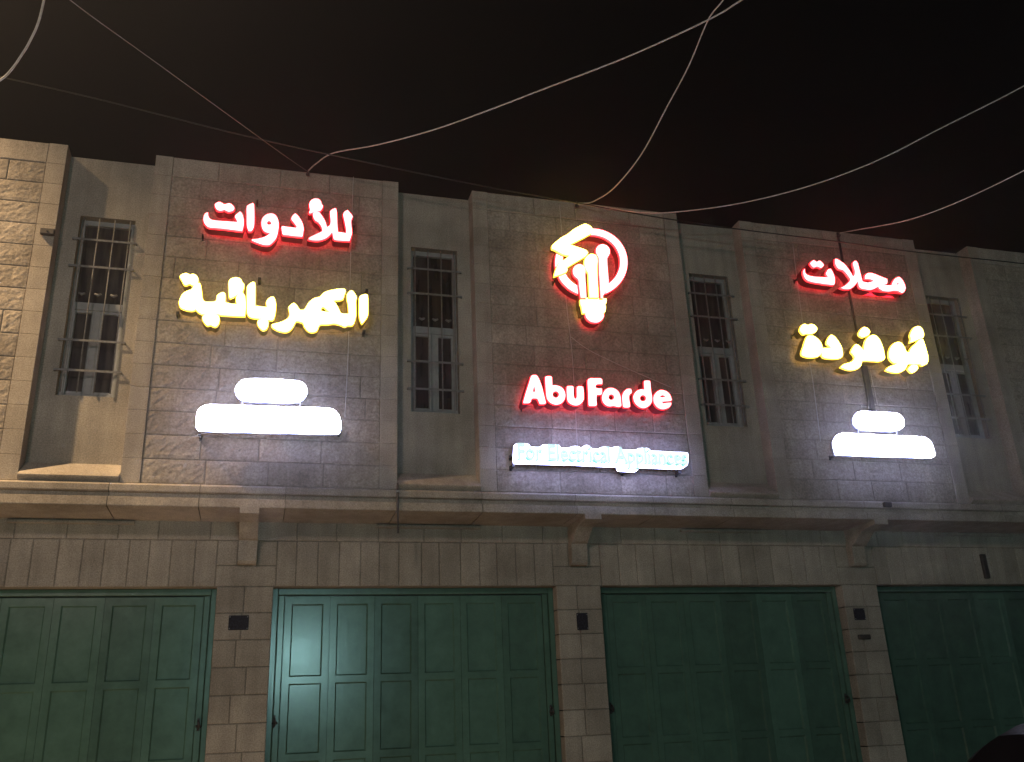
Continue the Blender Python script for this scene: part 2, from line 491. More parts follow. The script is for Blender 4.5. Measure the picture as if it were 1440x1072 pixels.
# recess walls with window openings
WX0, WX1, WZ0, WZ1 = -.735, -.165, 4.87, 6.985      # relative to the panel to the right
for k in list(KS)[1:]:
    xr = k * T
    xl = xr - (T - PW)
    a, c = xr + WX0, xr + WX1
    b = MB()
    for (p, q, z0, z1) in ((xl, a, WZ0, WZ1), (c, xr, WZ0, WZ1), (xl, xr, WZ1, ZT - .02), (xl, xr, 4.05, WZ0)):
        b.quad((p, YR, z0), (q, YR, z0), (q, YR, z1), (p, YR, z1), 0)
    D = .17
    # reveals of the opening
    b.quad((a, YR, WZ0), (a, YR, WZ1), (a, YR + D, WZ1), (a, YR + D, WZ0), 0, .95)
    b.quad((c, YR, WZ1), (c, YR, WZ0), (c, YR + D, WZ0), (c, YR + D, WZ1), 0, .95)
    b.quad((a, YR, WZ1), (c, YR, WZ1), (c, YR + D, WZ1), (a, YR + D, WZ1), 0, .92)
    b.quad((c, YR, WZ0), (a, YR, WZ0), (a, YR + D, WZ0), (c, YR + D, WZ0), 0, .95)
    # parapet top
    b.quad((xl, YR + .004, ZT - .02), (xr, YR + .004, ZT - .02), (xr, .42, ZT - .02), (xl, .42, ZT - .02), 0, .9)
    b.quad((xr, .42, ZT - .6), (xl, .42, ZT - .6), (xl, .42, ZT - .02), (xr, .42, ZT - .02), 0, .8)
    b.build("recess_wall", [M_RENDER], bld)
    # sloping sill of the recess
    b = MB()
    e = .004
    P = [(YR - .002, 4.145), (-.050, 3.962), (-.048, 3.950), (.004, ZB - .006), (YR - .002, ZB - .006)]
    n = len(b.v)
    for x in (xl + e, xr - e):
        b.v += [(x, y, z) for y, z in P]
    for i in range(5):
        j = (i + 1) % 5
        b.face((n + i, n + j, n + 5 + j, n + 5 + i), 0, 1.05)
    b.face((n + 4, n + 3, n + 2, n + 1, n), 0); b.face((n + 5, n + 6, n + 7, n + 8, n + 9), 0)
    b.build("recess_sill", M_SMOOTH, bld)

    # the window itself: frame > panes, grille
    wy = YR + .12
    b = MB()
    fw = .045
    f0, f1 = wy - .03, wy + .03
    b.box(a + .001, a + fw, f0, f1, WZ0 + .001, WZ1 - .001, bev=.004)
    b.box(c - fw, c - .001, f0, f1, WZ0 + .001, WZ1 - .001, bev=.004)
    b.box(a + fw, c - fw, f0 + .002, f1, WZ1 - .06, WZ1 - .001, bev=.004)
    b.box(a + fw, c - fw, f0 + .002, f1, WZ0 + .001, WZ0 + .05, bev=.004)
    b.box(a + fw, c - fw, f0 - .004, f1, 5.885, 5.975, bev=.004)          # transom
    mid = (a + c) / 2
    b.box(mid - .032, mid + .032, f0 + .004, f1, WZ0 + .05, 5.885, bev=.004)     # meeting stiles
    for (p, q) in ((a + fw, mid - .032), (mid + .032, c - fw)):             # casements
        b.box(p + .001, p + .025, f0 + .008, f1 - .01, WZ0 + .052, 5.883)
        b.box(q - .025, q - .001, f0 + .008, f1 - .01, WZ0 + .052, 5.883)
        b.box(p + .026, q - .026, f0 + .009, f1 - .01, WZ0 + .052, WZ0 + .08)
        b.box(p + .026, q - .026, f0 + .009, f1 - .01, 5.855, 5.883)
    win = b.build("window", M_WFRAME, bld)
    g = MB()
    g.quad((a + .02, wy + .01, WZ0 + .02), (c - .02, wy + .01, WZ0 + .02), (c - .02, wy + .01, WZ1 - .02), (a + .02, wy + .01, WZ1 - .02), 0, (.9, 1.5, .6, 1.2, .8, 1.0)[k + 1])
    po = g.build("pane", M_GLASS, win)
    g = MB()
    gy = YR - .022
    for i in range(4):
        x = a + .045 + i * (c - a - .09) / 3.0
        g.tube([(x, gy, WZ0 + .03), (x, gy, WZ1 - .03)], .0075, 6)
    for z in (6.68, 6.35, 5.48, 5.14):
        g.box(a - .045, c + .045, gy - .014, gy - .008, z - .012, z + .012)
        for x in (a - .04, c + .04):
            g.box(x - .008, x + .008, gy - .008, YR + .004, z - .008, z + .008)
    # little scrolls low on the upper light
    for i in range(3):
        xc = a + .045 + (i + .5) * (c - a - .09) / 3.0
        g.tube([(xc - .035, gy, 6.035), (xc, gy, 6.018), (xc + .035, gy, 6.035)], [.010, .017, .010], 6)
    g.build("grille", M_BAR, win)

# cornice: drip ledge, fascia, soffit back to the ground floor wall
XL, XR = -2 * T, 4 * T + PW
b = MB()
prof = [(.012, ZB), (-.040, ZB - .016), (-.055, ZB - .034), (-.055, 3.824), (-.050, 3.815), (-.010, 3.810),
        (-.012, 3.770), (-.074, 3.753), (-.076, 3.672), (-.072, 3.664), (.02, 3.658), (YW + .03, 3.648)]
xs = [XL]
rnd = random.Random(3)
while xs[-1] < XR - .3:
    xs.append(min(XR, xs[-1] + rnd.uniform(.75, 1.15)))
xs[-1] = XR
for xa, xb in zip(xs, xs[1:]):
    t_ = rnd.uniform(.90, 1.08)
    for (y0, z0), (y1, z1) in zip(prof, prof[1:]):
        b.quad((xa + .004, y0, z0), (xa + .004, y1, z1), (xb - .004, y1, z1), (xb - .004, y0, z0), 0, t_)
b.quad((XL, .02, ZB - .005), (XL, .02, 3.664), (XR, .02, 3.664), (XR, .02, ZB - .005), 1)
b.quad((XL, -.004, ZB - .03), (XL, -.004, 3.68), (XR, -.004, 3.68), (XR, -.004, ZB - .03), 1)
b.build("cornice", [M_SMOOTH, M_MORTAR], bld)

# ground floor wall: plain course and soldier course over the shop doors
PIERS = [(-2.735, -2.16), (.98, 1.555), (4.70, 5.245), (8.47, 8.985), (12.17, 12.72), (15.87, 16.42)]
b = MB()
b.quad((XL, YW + .014, ZL), (XR, YW + .014, ZL), (XR, YW + .014, 3.70), (XL, YW + .014, 3.70), 1)
courses(b, XL, XR, ZC0, 3.69, YW, .014, ZC0, .24, .38, .52, 0, mat=0, seed=91)
b.build("string_course", [M_SMOOTH, M_MORTAR], bld)
b = MB()
edges = []
for (p, q) in PIERS: edges += [p - .02, q + .03]
cur = XL
spans = []
for (p, q) in PIERS:
    spans.append((cur, p - .02, False)); spans.append((p - .02, q + .02, True)); cur = q + .02
spans.append((cur, XR, False))
for (p, q, keyed) in spans:
    if keyed:
        b.block(p, q, ZL, ZL + .22, YW + .002, .014, 0, tone=tone(), mat=0)
        b.block(p, (p + q) / 2 - .1, ZL + .22, ZC0, YW + .002, .014, 0, tone=tone(), mat=0)
        b.block((p + q) / 2 - .1, (p + q) / 2 + .1, ZL + .22, ZC0, YW + .002, .014, 0, tone=tone(), mat=0)
        b.block((p + q) / 2 + .1, q, ZL + .22, ZC0, YW + .002, .014, 0, tone=tone(), mat=0)
    else:
        n_ = max(2, round((q - p) / .222))
        cuts = [p + (q - p) * i / n_ + (rnd.uniform(-.018, .018) if 0 < i < n_ else 0) for i in range(n_ + 1)]
        for xa, xb in zip(cuts, cuts[1:]):
            b.block(xa, xb, ZL, ZC0, YW + .002, .014, .0035, step=.07, tone=tone(), mat=0)
b.quad((XL, YW + .016, ZL), (XR, YW + .016, ZL), (XR, .85, ZL), (XL, .85, ZL), 0, .9)    # head of the openings
b.build("soldier_course", [M_SMOOTH, M_MORTAR], bld)

# thin drip slabs under the recess windows
for k in list(KS)[1:]:
    b = MB()
    xm = k * T - .46
    b.box(xm - .62, xm + .58, YW - .055, YW - .001, 3.600, 3.632, tone=.9, bev=.006)
    b.build("drip_slab", M_SMOOTH, bld)

for (p, q) in PIERS:
    b = MB()
    rnd = random.Random(int(p * 10))
    z = ZL
    k = 0
    b.quad((p + .004, YW + .014, 0), (q - .004, YW + .014, 0), (q - .004, YW + .014, ZL), (p + .004, YW + .014, ZL), 1)
    while z > .02:
        z2 = max(0, z - .27)
        f = rnd.uniform(.36, .64)
        xm = p + (q - p) * f
        t1, t2 = tone(), tone()
        b.block(p, xm, z2, z, YW, .014, .0025, step=.07, tone=t1, mat=0)
        b.block(xm, q, z2, z, YW, .014, .0025, step=.07, tone=t2, mat=0)
        b.quad((p + .006, YW + .006, z2 + .006), (p + .006, YW + .006, z - .006), (p + .006, .84, z - .006), (p + .006, .84, z2 + .006), 0, t1)
        b.quad((q - .006, YW + .006, z2 + .006), (q - .006, .84, z2 + .006), (q - .006, .84, z - .006), (q - .006, YW + .006, z - .006), 0, t2)
        z = z2; k += 1
    b.build("pier", [M_SMOOTH, M_MORTAR], bld)
    # corbel carrying the cornice over the pier
    b = MB()
    xm = (p + q) / 2
    pr = [(-.079, 3.672), (-.079, 3.608), (.03, 3.598), (.11, 3.588), (.20, 3.575), (.27, 3.535), (.33, 3.49), (.40, 3.445),
          (.45, 3.43), (.45, 3.22), (.475, 3.19), (YW + .01, 3.185)]
    n = len(b.v)
    for x in (xm - .095, xm + .095):
        b.v += [(x, y, z) for y, z in pr] + [(x, YW + .01, 3.650)]
    L_ = len(pr) + 1
    for i in range(L_ - 1):
        b.face((n + i, n + i + 1, n + L_ + i + 1, n + L_ + i), 0, 1.0)
    b.face(tuple(n + i for i in range(L_))[::-1], 0, .97)
    b.face(tuple(n + L_ + i for i in range(L_)), 0, .97)
    b.build("corbel", M_SMOOTH, bld)

# roof slab and rear mass of the building
b = MB()
b.box(XL, XR, .43, 11.0, ZT - .62, ZT - .52, 0)
b.box(XL, XR, 10.9, 11.1, 0, ZT, 1)
b.box(XL, XL + .2, .62, 10.9, 0, ZT - .01, 1)
b.box(XR - .2, XR, .62, 10.9, 0, ZT - .01, 1)
b.build("roof", [M_ROOF, M_SMOOTH], bld)
b = MB()
b.box(XL + .2, XR - .2, .95, 1.05, 0, ZT - .63, 0)
b.build("back_wall", M_ROOF, bld)

# shop doors: folding leaves in a frame
YD = .74
ROWS = [(2.055, 2.80), (1.30, 1.985), (.62, 1.23), (.14, .55)]


def panel_leaf(x0, x1):
    """one folding leaf: stiles and rails round four sunk panels with sloping edges"""
    b = MB()
    z0, z1 = .03, ZL - .085
    sw = .072
    a, c = x0 + sw, x1 - sw
    b.quad((x0, YD, z0), (a, YD, z0), (a, YD, z1), (x0, YD, z1))
    b.quad((c, YD, z0), (x1, YD, z0), (x1, YD, z1), (c, YD, z1))
    zz = [z0] + [v for r_ in sorted(ROWS) for v in r_] + [z1]
    for i in range(0, len(zz), 2):
        b.quad((a, YD, zz[i]), (c, YD, zz[i]), (c, YD, zz[i + 1]), (a, YD, zz[i + 1]))
    dp, sl = .022, .045
    for (p, q) in ROWS:
        o_ = [(a, YD, p), (c, YD, p), (c, YD, q), (a, YD, q)]
        i_ = [(a + sl * .3, YD + dp, p + sl * .3), (c - sl * .3, YD + dp, p + sl * .3), (c - sl * .3, YD + dp, q - sl * .3), (a + sl * .3, YD + dp, q - sl * .3)]
        for j in range(4):
            k2 = (j + 1) % 4
            b.quad(o_[j], o_[k2], i_[k2], i_[j])
        b.quad(*i_)
    # edges of the leaf
    b.quad((x0, YD, z0), (x0, YD, z1), (x0, YD + .04, z1), (x0, YD + .04, z0))
    b.quad((x1, YD, z1), (x1, YD, z0), (x1, YD + .04, z0), (x1, YD + .04, z1))
    b.quad((x0, YD, z1), (x1, YD, z1), (x1, YD + .04, z1), (x0, YD + .04, z1))
    tv = random.uniform(.82, 1.15)
    b.t = [tv] * len(b.t)
    return b


gaps = [(PIERS[i][1], PIERS[i + 1][0]) for i in range(len(PIERS) - 1)]
for gi, (p, q) in enumerate(gaps):
    fr = MB()
    for (x0, x1, s_) in ((p - .004, p + .055, 1), (q - .055, q + .004, -1)):
        fr.box(x0, x1, YD - .035, YD + .06, 0.001, ZL - .002, bev=.005)
    fr.box(p + .056, q - .056, YD - .034, YD + .06, ZL - .07, ZL - .003, bev=.005)
    # cover strips beside the frame where the leaves fold
    fr.box(p + .062, p + .125, YD - .018, YD + .05, .02, ZL - .075, bev=.006)
    fr.box(q - .125, q - .062, YD - .018, YD + .05, .02, ZL - .075, bev=.006)
    fr.quad((p, YD + .07, 0), (q, YD + .07, 0), (q, YD + .07, ZL), (p, YD + .07, ZL))
    door = fr.build("shop_door", M_GREEN, bld)
    x0, x1 = p + .13, q - .13
    for i in range(6):
        wv = (x1 - x0) / 6
        lf = panel_leaf(x0 + i * wv + .0015, x0 + (i + 1) * wv - .0015).build("door_leaf", M_GREEN, door)
    for (hx, hz) in (((p + .075), 1.62), ((q - .09), 1.62)):
        h = MB()
        h.box(hx - .012, hx + .012, YD - .03, YD - .019, hz - .06, hz + .06, bev=.003)
        h.tube([(hx, YD - .022, hz + .03), (hx, YD - .07, hz + .03), (hx + .01, YD - .085, hz + .01), (hx + .012, YD - .08, hz - .03), (hx, YD - .05, hz - .045), (hx, YD - .02, hz - .045)], .009, 7)
        h.tube([(hx - .02, YD - .035, hz - .015), (hx + .03, YD - .055, hz - .015)], .012, 7)
        h.build("handle", M_DARK, door)

# ------------------------------------------------------------------ enamel plates on the piers
for (x, y, x2, y2, lab) in ((322, 866, 349, 886, "dark plate on the stone pier nearest the left, wider than tall"),
                            (810, 862.5, 827, 886, "dark upright plate on the middle stone pier below the lightbulb sign"),
                            (1199, 856, 1217, 872, "small dark square plate on the dim stone pier at right")):
    a, c = at(x, y, YW), at(x2, y2, YW)
    b = MB()
    b.box(a.x, c.x, YW - .016, YW - .002, c.z, a.z, bev=.004)
    o = b.build("wall_plate", [M_PLATE], loc=None)
    tag(o, lab, "plaque", "dark plates on the stone piers")
    for (u, v) in ((.06, .1), (.94, .1), (.06, .9), (.94, .9)):
        s_ = MB()
        s_.tube([(a.x + (c.x - a.x) * u, YW - .0155, c.z + (a.z - c.z) * v), (a.x + (c.x - a.x) * u, YW - .019, c.z + (a.z - c.z) * v)], .006, 8)
        s_.build("screw", M_WFRAME, o)


# ------------------------------------------------------------------ lit signs
def smooth_poly(pts, n=3, sharp=72):
    """Catmull-Rom through the traced outline, keeping real corners"""
    P = [Vector(p) for p in pts]
    N = len(P)
    out = []
    corner = []
    for i in range(N):
        a, b_ = P[i] - P[i - 1], P[(i + 1) % N] - P[i]
        corner.append(a.length > 0 and b_.length > 0 and math.degrees(a.angle(b_, 0)) > sharp)
    for i in range(N):
        p0, p1, p2, p3 = P[i - 1], P[i], P[(i + 1) % N], P[(i + 2) % N]
        m1 = Vector((0, 0)) if corner[i] else (p2 - p0) * .5
        m2 = Vector((0, 0)) if corner[(i + 1) % N] else (p3 - p1) * .5
        L_ = (p2 - p1).length
        if m1.length > L_: m1 = m1 * (L_ / m1.length)
        if m2.length > L_: m2 = m2 * (L_ / m2.length)
        for k in range(n):
            t = k / n
            t2, t3 = t * t, t * t * t
            out.append((2 * t3 - 3 * t2 + 1) * p1 + (t3 - 2 * t2 + t) * m1 + (-2 * t3 + 3 * t2) * p2 + (t3 - t2) * m2)
    return out


def px_poly(pts, org, s, Y, smooth=True):
    q = [at(org[0] + x / s, org[1] + y / s, Y) for x, y in pts]
    q = [(v.x, v.z) for v in q]
    return smooth_poly(q) if smooth else [Vector(v) for v in q]


def slab(name, outlines, y_front, thick, offset, mats, parent):
    """outline(s) in the (x, z) plane -> solid slab; mats = front, edge, back"""
    cu = bpy.data.curves.new("outline", 'CURVE')
    cu.dimensions = '2D'
    cu.fill_mode = 'BOTH'
    cu.extrude = thick / 2
    cu.offset = offset
    for ol in outlines:
        sp_ = cu.splines.new('POLY')
        sp_.points.add(len(ol) - 1)
        for p_, v in zip(sp_.points, ol): p_.co = (v[0], v[1], 0, 1)
        sp_.use_cyclic_u = True
    tmp = bpy.data.objects.new("outline", cu)
    COL.objects.link(tmp)
    dg = bpy.context.evaluated_depsgraph_get()
    me = bpy.data.meshes.new_from_object(tmp.evaluated_get(dg))
    bpy.data.objects.remove(tmp)
    bpy.data.curves.remove(cu)
    me.name = name
    off = parent.matrix_world.translation
    yc = y_front + thick / 2
    for v in me.vertices:
        x, y, z = v.co
        v.co = Vector((x, yc - z, y)) - off
    me.materials.clear()
    for m_ in mats: me.materials.append(m_)
    me.update()
    for p_ in me.polygons:
        ys = p_.center.y + off.y
        flat = abs(p_.normal.y) > .9
        p_.material_index = (0 if ys < yc else 2) if flat else 1
        p_.use_smooth = False
    o = bpy.data.objects.new(name, me)
    COL.objects.link(o)
    o.parent = parent
    bpy.context.view_layer.update()
    return o


SETS = {'red': (M_RED_FACE, M_RED_EDGE, M_RED_HALO, M_RED_BODY, M_RED_BACK),
        'yel': (M_YEL_FACE, M_YEL_EDGE, M_YEL_HALO, M_YEL_BODY, M_YEL_BACK)}


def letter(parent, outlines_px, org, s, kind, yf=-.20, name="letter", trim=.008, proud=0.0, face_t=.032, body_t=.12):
    """a channel letter: dark return body with a trim cap glowing as a halo, a back glow added to tint the wall, acrylic face in front"""
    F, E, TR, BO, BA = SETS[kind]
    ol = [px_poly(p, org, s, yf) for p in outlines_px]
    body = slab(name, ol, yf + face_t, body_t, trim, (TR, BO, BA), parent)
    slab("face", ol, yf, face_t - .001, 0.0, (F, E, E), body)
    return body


def bracket(parent, px, py, Y0, Y1=.004, r=.009, drop=.03):
    """angle iron from the wall out to the sign, with a little brace"""
    p = at(px, py, Y0)
    b = MB()
    b.box(p.x - r, p.x + r, Y0, Y1, p.z - r, p.z + r)
    b.box(p.x - r * .9, p.x + r * .9, Y1 - .008, Y1 + .006, p.z - drop, p.z + drop)
    return b.build("bracket", M_DARK, parent)


def sign(name, px, py, label, cat, group=None):
    p = at(px, py, -.1)
    e = empty(name, (p.x, -.1, p.z))
    tag(e, label, cat, group)
    bpy.context.view_layer.update()
    return e


S = 1429 / 120.0
G_CH = "lit channel letter signs on the facade"
# --- red word, left bay
sg = sign("letter_sign", 390, 318, "large red glowing Arabic word high on the left stone panel", "sign", G_CH)
o1, o2 = (280, 270), (390, 270)
letter(sg, [[(130, 345), (150, 350), (152, 400), (180, 450), (240, 475), (400, 490), (560, 500), (645, 505), (620, 450), (600, 408), (640, 365), (685, 330), (710, 350), (735, 410), (748, 480), (745, 560), (725, 640), (722, 655), (600, 640), (400, 615), (250, 600), (160, 590), (105, 545), (78, 490), (75, 430), (95, 375)]], o1, S, 'red')
letter(sg, [[(262, 215), (300, 180), (345, 168), (390, 190), (425, 210), (460, 200), (510, 192), (555, 220), (590, 268), (575, 305), (530, 325), (490, 330), (445, 310), (415, 298), (385, 312), (340, 312), (295, 290)]], o1, S, 'red', name="dots")
letter(sg, [[(800, 245), (845, 210), (900, 188), (918, 205), (925, 400), (920, 560), (900, 620), (870, 655), (830, 655), (812, 610), (800, 560), (798, 400)]], o1, S, 'red')
letter(sg, [[(1205, 362), (1270, 385), (1315, 450), (1332, 540), (1322, 660), (1290, 770), (1245, 830), (1175, 885), (1080, 885), (970, 850), (880, 810), (890, 795), (980, 785), (1080, 760), (1150, 725), (1195, 685), (1130, 678), (1080, 645), (1050, 580), (1045, 500), (1070, 430), (1130, 380)],
            [(1135, 512), (1170, 482), (1208, 510), (1200, 545), (1150, 548)]], o1, S, 'red')
letter(sg, [[(300, 362), (345, 400), (400, 480), (435, 570), (437, 650), (420, 750), (300, 740), (180, 725), (95, 712), (80, 660), (70, 590), (85, 575), (200, 590), (330, 603), (320, 570), (280, 515), (238, 460), (240, 430), (265, 390)]], o2, S, 'red')
letter(sg, [[(640, 112), (690, 120), (730, 160), (740, 210), (760, 225), (757, 260), (725, 310), (690, 322), (600, 342), (545, 360), (530, 345), (550, 300), (540, 260), (538, 200), (560, 150), (600, 120)]], o2, S, 'red', name="hamza")
letter(sg, [[(605, 352), (690, 337), (740, 390), (800, 490), (830, 590), (880, 560), (895, 500), (890, 420), (885, 330), (920, 295), (965, 275), (985, 290), (995, 340), (1000, 450), (1005, 560), (1015, 670), (1150, 690), (1155, 640), (1130, 500), (1105, 380), (1130, 330), (1180, 305), (1215, 350), (1260, 410), (1240, 460), (1235, 520), (1250, 680), (1235, 740), (1210, 820), (1080, 815), (960, 800), (935, 740), (920, 660), (880, 720), (800, 780), (700, 810), (600, 808), (520, 790), (540, 765), (640, 715), (750, 660), (755, 640), (740, 580), (690, 510), (630, 470), (600, 400)]], o2, S, 'red')
for x, y in ((285, 330), (498, 318), (362, 282)): bracket(sg, x, y, -.085)

# --- yellow word, left bay
sg = sign("letter_sign", 385, 425, "long yellow glowing Arabic word above the white lightboxes on the left panel", "sign", G_CH)
o1, o2, o3 = (240, 380), (330, 385), (410, 395)
letter(sg, [[(155, 105), (200, 65), (265, 50), (320, 75), (370, 65), (425, 85), (462, 150), (450, 210), (380, 255), (320, 225), (260, 248), (225, 235), (190, 170)]], o1, S, 'yel', name="dots", trim=.007)
letter(sg, [[(375, 280), (400, 250), (460, 215), (495, 232), (515, 330), (545, 510), (650, 530), (760, 515), (775, 430), (830, 385), (880, 372), (912, 400), (915, 540), (1000, 560), (1110, 570), (1095, 500), (1105, 440), (1150, 395), (1200, 370), (1240, 430), (1255, 520), (1255, 650), (1240, 770), (1050, 762), (860, 750), (790, 735), (700, 748), (560, 740), (470, 705), (420, 650), (380, 672), (310, 672), (220, 650), (165, 620), (140, 540), (160, 470), (200, 400), (270, 350), (350, 320)]], o1, S, 'yel', trim=.007)
letter(sg, [[(540, 770), (600, 750), (680, 760), (760, 745), (805, 775), (815, 850), (790, 910), (740, 945), (670, 915), (615, 925), (570, 880), (535, 820)]], o1, S, 'yel', name="dots", trim=.007)
letter(sg, [[(1080, 122), (1140, 130), (1185, 165), (1195, 200), (1230, 240), (1222, 300), (1200, 360), (1130, 400), (1060, 440), (1000, 468), (980, 440), (975, 330), (970, 250), (975, 190), (1010, 145)]], o1, S, 'yel', name="hamza", trim=.007)
letter(sg, [[(212, 210), (250, 170), (300, 140), (335, 145), (345, 200), (345, 540), (440, 550), (545, 560), (530, 480), (555, 430), (600, 395), (640, 385), (670, 420), (688, 500), (685, 620), (665, 720), (640, 770), (560, 772), (430, 750), (300, 735), (235, 705), (210, 640), (206, 500), (206, 300)]], o2, S, 'yel', trim=.007)
letter(sg, [[(385, 795), (430, 770), (490, 760), (550, 780), (565, 820), (550, 890), (520, 930), (470, 940), (420, 900), (390, 850)]], o2, S, 'yel', name="dots", trim=.007)
letter(sg, [[(-333, 731), (-313, 781), (-193, 841), (-73, 851), (7, 791), (67, 681), (90, 672), (190, 700), (215, 760), (270, 830), (345, 858), (420, 835), (450, 770), (480, 730), (600, 725), (720, 712), (830, 738), (890, 765), (930, 745), (1020, 740), (1060, 660), (1078, 560), (1075, 330), (1090, 280), (1050, 200), (1010, 162), (975, 175), (930, 230), (930, 300), (950, 400), (960, 550), (830, 545), (790, 470), (740, 380), (690, 325), (850, 310), (880, 240), (905, 170), (880, 135), (780, 135), (650, 160), (540, 200), (480, 265), (400, 285), (310, 340), (260, 410), (215, 480), (140, 485), (80, 400), (35, 370), (-10, 400), (-47, 446), (-30, 541), (-53, 621), (-153, 681), (-253, 711)],
            [(490, 490), (510, 440), (545, 440), (600, 490), (640, 530), (560, 515), (500, 505)]], o3, S, 'yel', trim=.007)
letter(sg, [[(1140, 270), (1190, 235), (1250, 225), (1275, 250), (1282, 450), (1275, 580), (1235, 650), (1180, 715), (1165, 690), (1140, 610), (1135, 450)]], o3, S, 'yel', trim=.007)
for x, y in ((250, 440), (365, 392), (512, 466), (516, 408)): bracket(sg, x, y, -.085, r=.016)

# --- bulb logo
LB = 310
sg = sign("logo_sign", 828, 385, "glowing lightbulb emblem with red ring and yellow folded stroke on the middle panel", "sign", G_CH)
ol = (770, 310)


def arc(a0, a1, rx, ry, cx, cy_, n=30):
    return [(cx + rx * math.cos(R(a0 + (a1 - a0) * i / n)), cy_ + ry * math.sin(R(a0 + (a1 - a0) * i / n))) for i in range(n + 1)]


ring = arc(-255, 71, 604, 566, 734, 704, 44) + arc(71, -255, 484, 452, 734, 696, 44)
letter(sg, [ring], ol, S, 'red', name="ring", yf=-.185)
letter(sg, [[(80, 420), (230, 290), (340, 230), (440, 150), (620, 60), (690, 80), (745, 130), (735, 215), (370, 405), (640, 495), (678, 540), (640, 595), (330, 785), (335, 830), (300, 870), (115, 935), (125, 870), (165, 770), (200, 705), (268, 670), (375, 590), (262, 565), (130, 495), (78, 475)]], ol, S, 'yel', name="folded_stroke", yf=-.235, body_t=.049, trim=.007)
letter(sg, [[(425, 860), (430, 810), (460, 765), (510, 738), (560, 738), (600, 760), (625, 800), (632, 850), (630, 940), (640, 1100), (650, 1292), (556, 1292), (545, 1200), (530, 1090), (515, 990), (450, 930)]], ol, S, 'red', name="filament", yf=-.235, body_t=.049)
letter(sg, [[(620, 705), (630, 648), (672, 592), (735, 562), (795, 577), (828, 622), (838, 690), (830, 760), (832, 900), (842, 1100), (852, 1288), (708, 1288), (700, 1180), (692, 1000), (684, 880), (650, 830), (625, 760)]], ol, S, 'yel', name="filament", yf=-.235, body_t=.049)
letter(sg, [[(812, 500), (832, 445), (882, 408), (935, 402), (995, 425), (1035, 475), (1045, 535), (1025, 590), (998, 635), (1005, 800), (1020, 1100), (930, 1260), (930, 1300), (892, 1300), (882, 1100), (868, 900), (862, 700), (855, 620), (825, 570)]], ol, S, 'red', name="filament", yf=-.235, body_t=.049)
letter(sg, [[(548, 1295), (985, 1310), (985, 1375), (965, 1405), (975, 1455), (965, 1525), (935, 1550), (590, 1550), (570, 1435), (555, 1405)]], ol, S, 'yel', name="bulb_base", yf=-.19)
letter(sg, [[(635, 1558), (935, 1558), (945, 1595), (920, 1655), (850, 1705), (750, 1705), (680, 1665), (640, 1605)]], ol, S, 'red', name="bulb_tip", yf=-.19)
for x, y in ((780, 395), (832, 440)): bracket(sg, x, y, -.07)

# --- AbuFarde
sg = sign("letter_sign", 840, 552, "red glowing rounded Latin name AbuFarde on the middle panel", "sign", G_CH)
o1, o2 = (730, 515), (835, 520)


def circ(x, y, r, n=12):
    return [(x + r * math.cos(2 * math.pi * i / n), y + r * math.sin(2 * math.pi * i / n)) for i in range(n)]


for org, ols in ((o1, [[(250, 150), (290, 155), (325, 200), (380, 340), (450, 620), (420, 635), (345, 635), (310, 550), (270, 540), (215, 545), (190, 600), (160, 620), (75, 620), (75, 590), (120, 430), (175, 260), (205, 165)], [(252, 320), (275, 430), (230, 430)]]),
                 (o1, [[(440, 185), (470, 170), (530, 170), (548, 190), (555, 325), (610, 322), (690, 345), (750, 400), (775, 480), (760, 560), (710, 620), (630, 645), (560, 630), (500, 590), (465, 530), (450, 400)], circ(615, 475, 54)]),
                 (o1, [[(800, 350), (830, 335), (890, 335), (910, 350), (915, 500), (930, 540), (955, 548), (968, 510), (968, 360), (990, 340), (1050, 340), (1075, 355), (1085, 540), (1060, 600), (1010, 645), (950, 660), (870, 635), (820, 590), (805, 520)]]),
                 (o1, [[(1150, 240), (1190, 205), (1260, 205), (1370, 208), (1392, 240), (1390, 300), (1300, 305), (1280, 340), (1300, 370), (1385, 375), (1390, 440), (1375, 475), (1300, 480), (1295, 560), (1300, 650), (1280, 665), (1180, 665), (1165, 640), (1160, 450)]]),
                 (o2, [[(280, 305), (350, 320), (410, 365), (445, 440), (455, 540), (462, 600), (440, 620), (380, 618), (330, 605), (270, 615), (200, 590), (152, 530), (140, 460), (160, 390), (205, 330)], circ(295, 460, 48)]),
                 (o2, [[(480, 440), (500, 380), (550, 330), (600, 320), (630, 335), (632, 390), (600, 415), (590, 470), (600, 540), (608, 610), (590, 630), (510, 630), (490, 600), (482, 520)]]),
                 (o2, [[(845, 200), (860, 185), (925, 185), (945, 200), (955, 330), (975, 450), (970, 540), (930, 600), (860, 640), (790, 635), (720, 590), (675, 520), (665, 450), (690, 390), (740, 345), (800, 330), (850, 335)], circ(825, 478, 52)]),
                 (o2, [[(1130, 340), (1210, 360), (1270, 410), (1302, 490), (1298, 518), (1225, 528), (1140, 535), (1160, 568), (1230, 556), (1294, 552), (1298, 575), (1260, 630), (1180, 660), (1100, 650), (1040, 600), (1005, 530), (1005, 450), (1040, 390), (1085, 355)], [(1105, 455), (1150, 425), (1205, 452), (1150, 466)]])):
    letter(sg, ols, org, S, 'red', yf=-.215, face_t=.024, body_t=.15)
for x, y in ((735, 573), (905, 535)): bracket(sg, x, y, -.06)

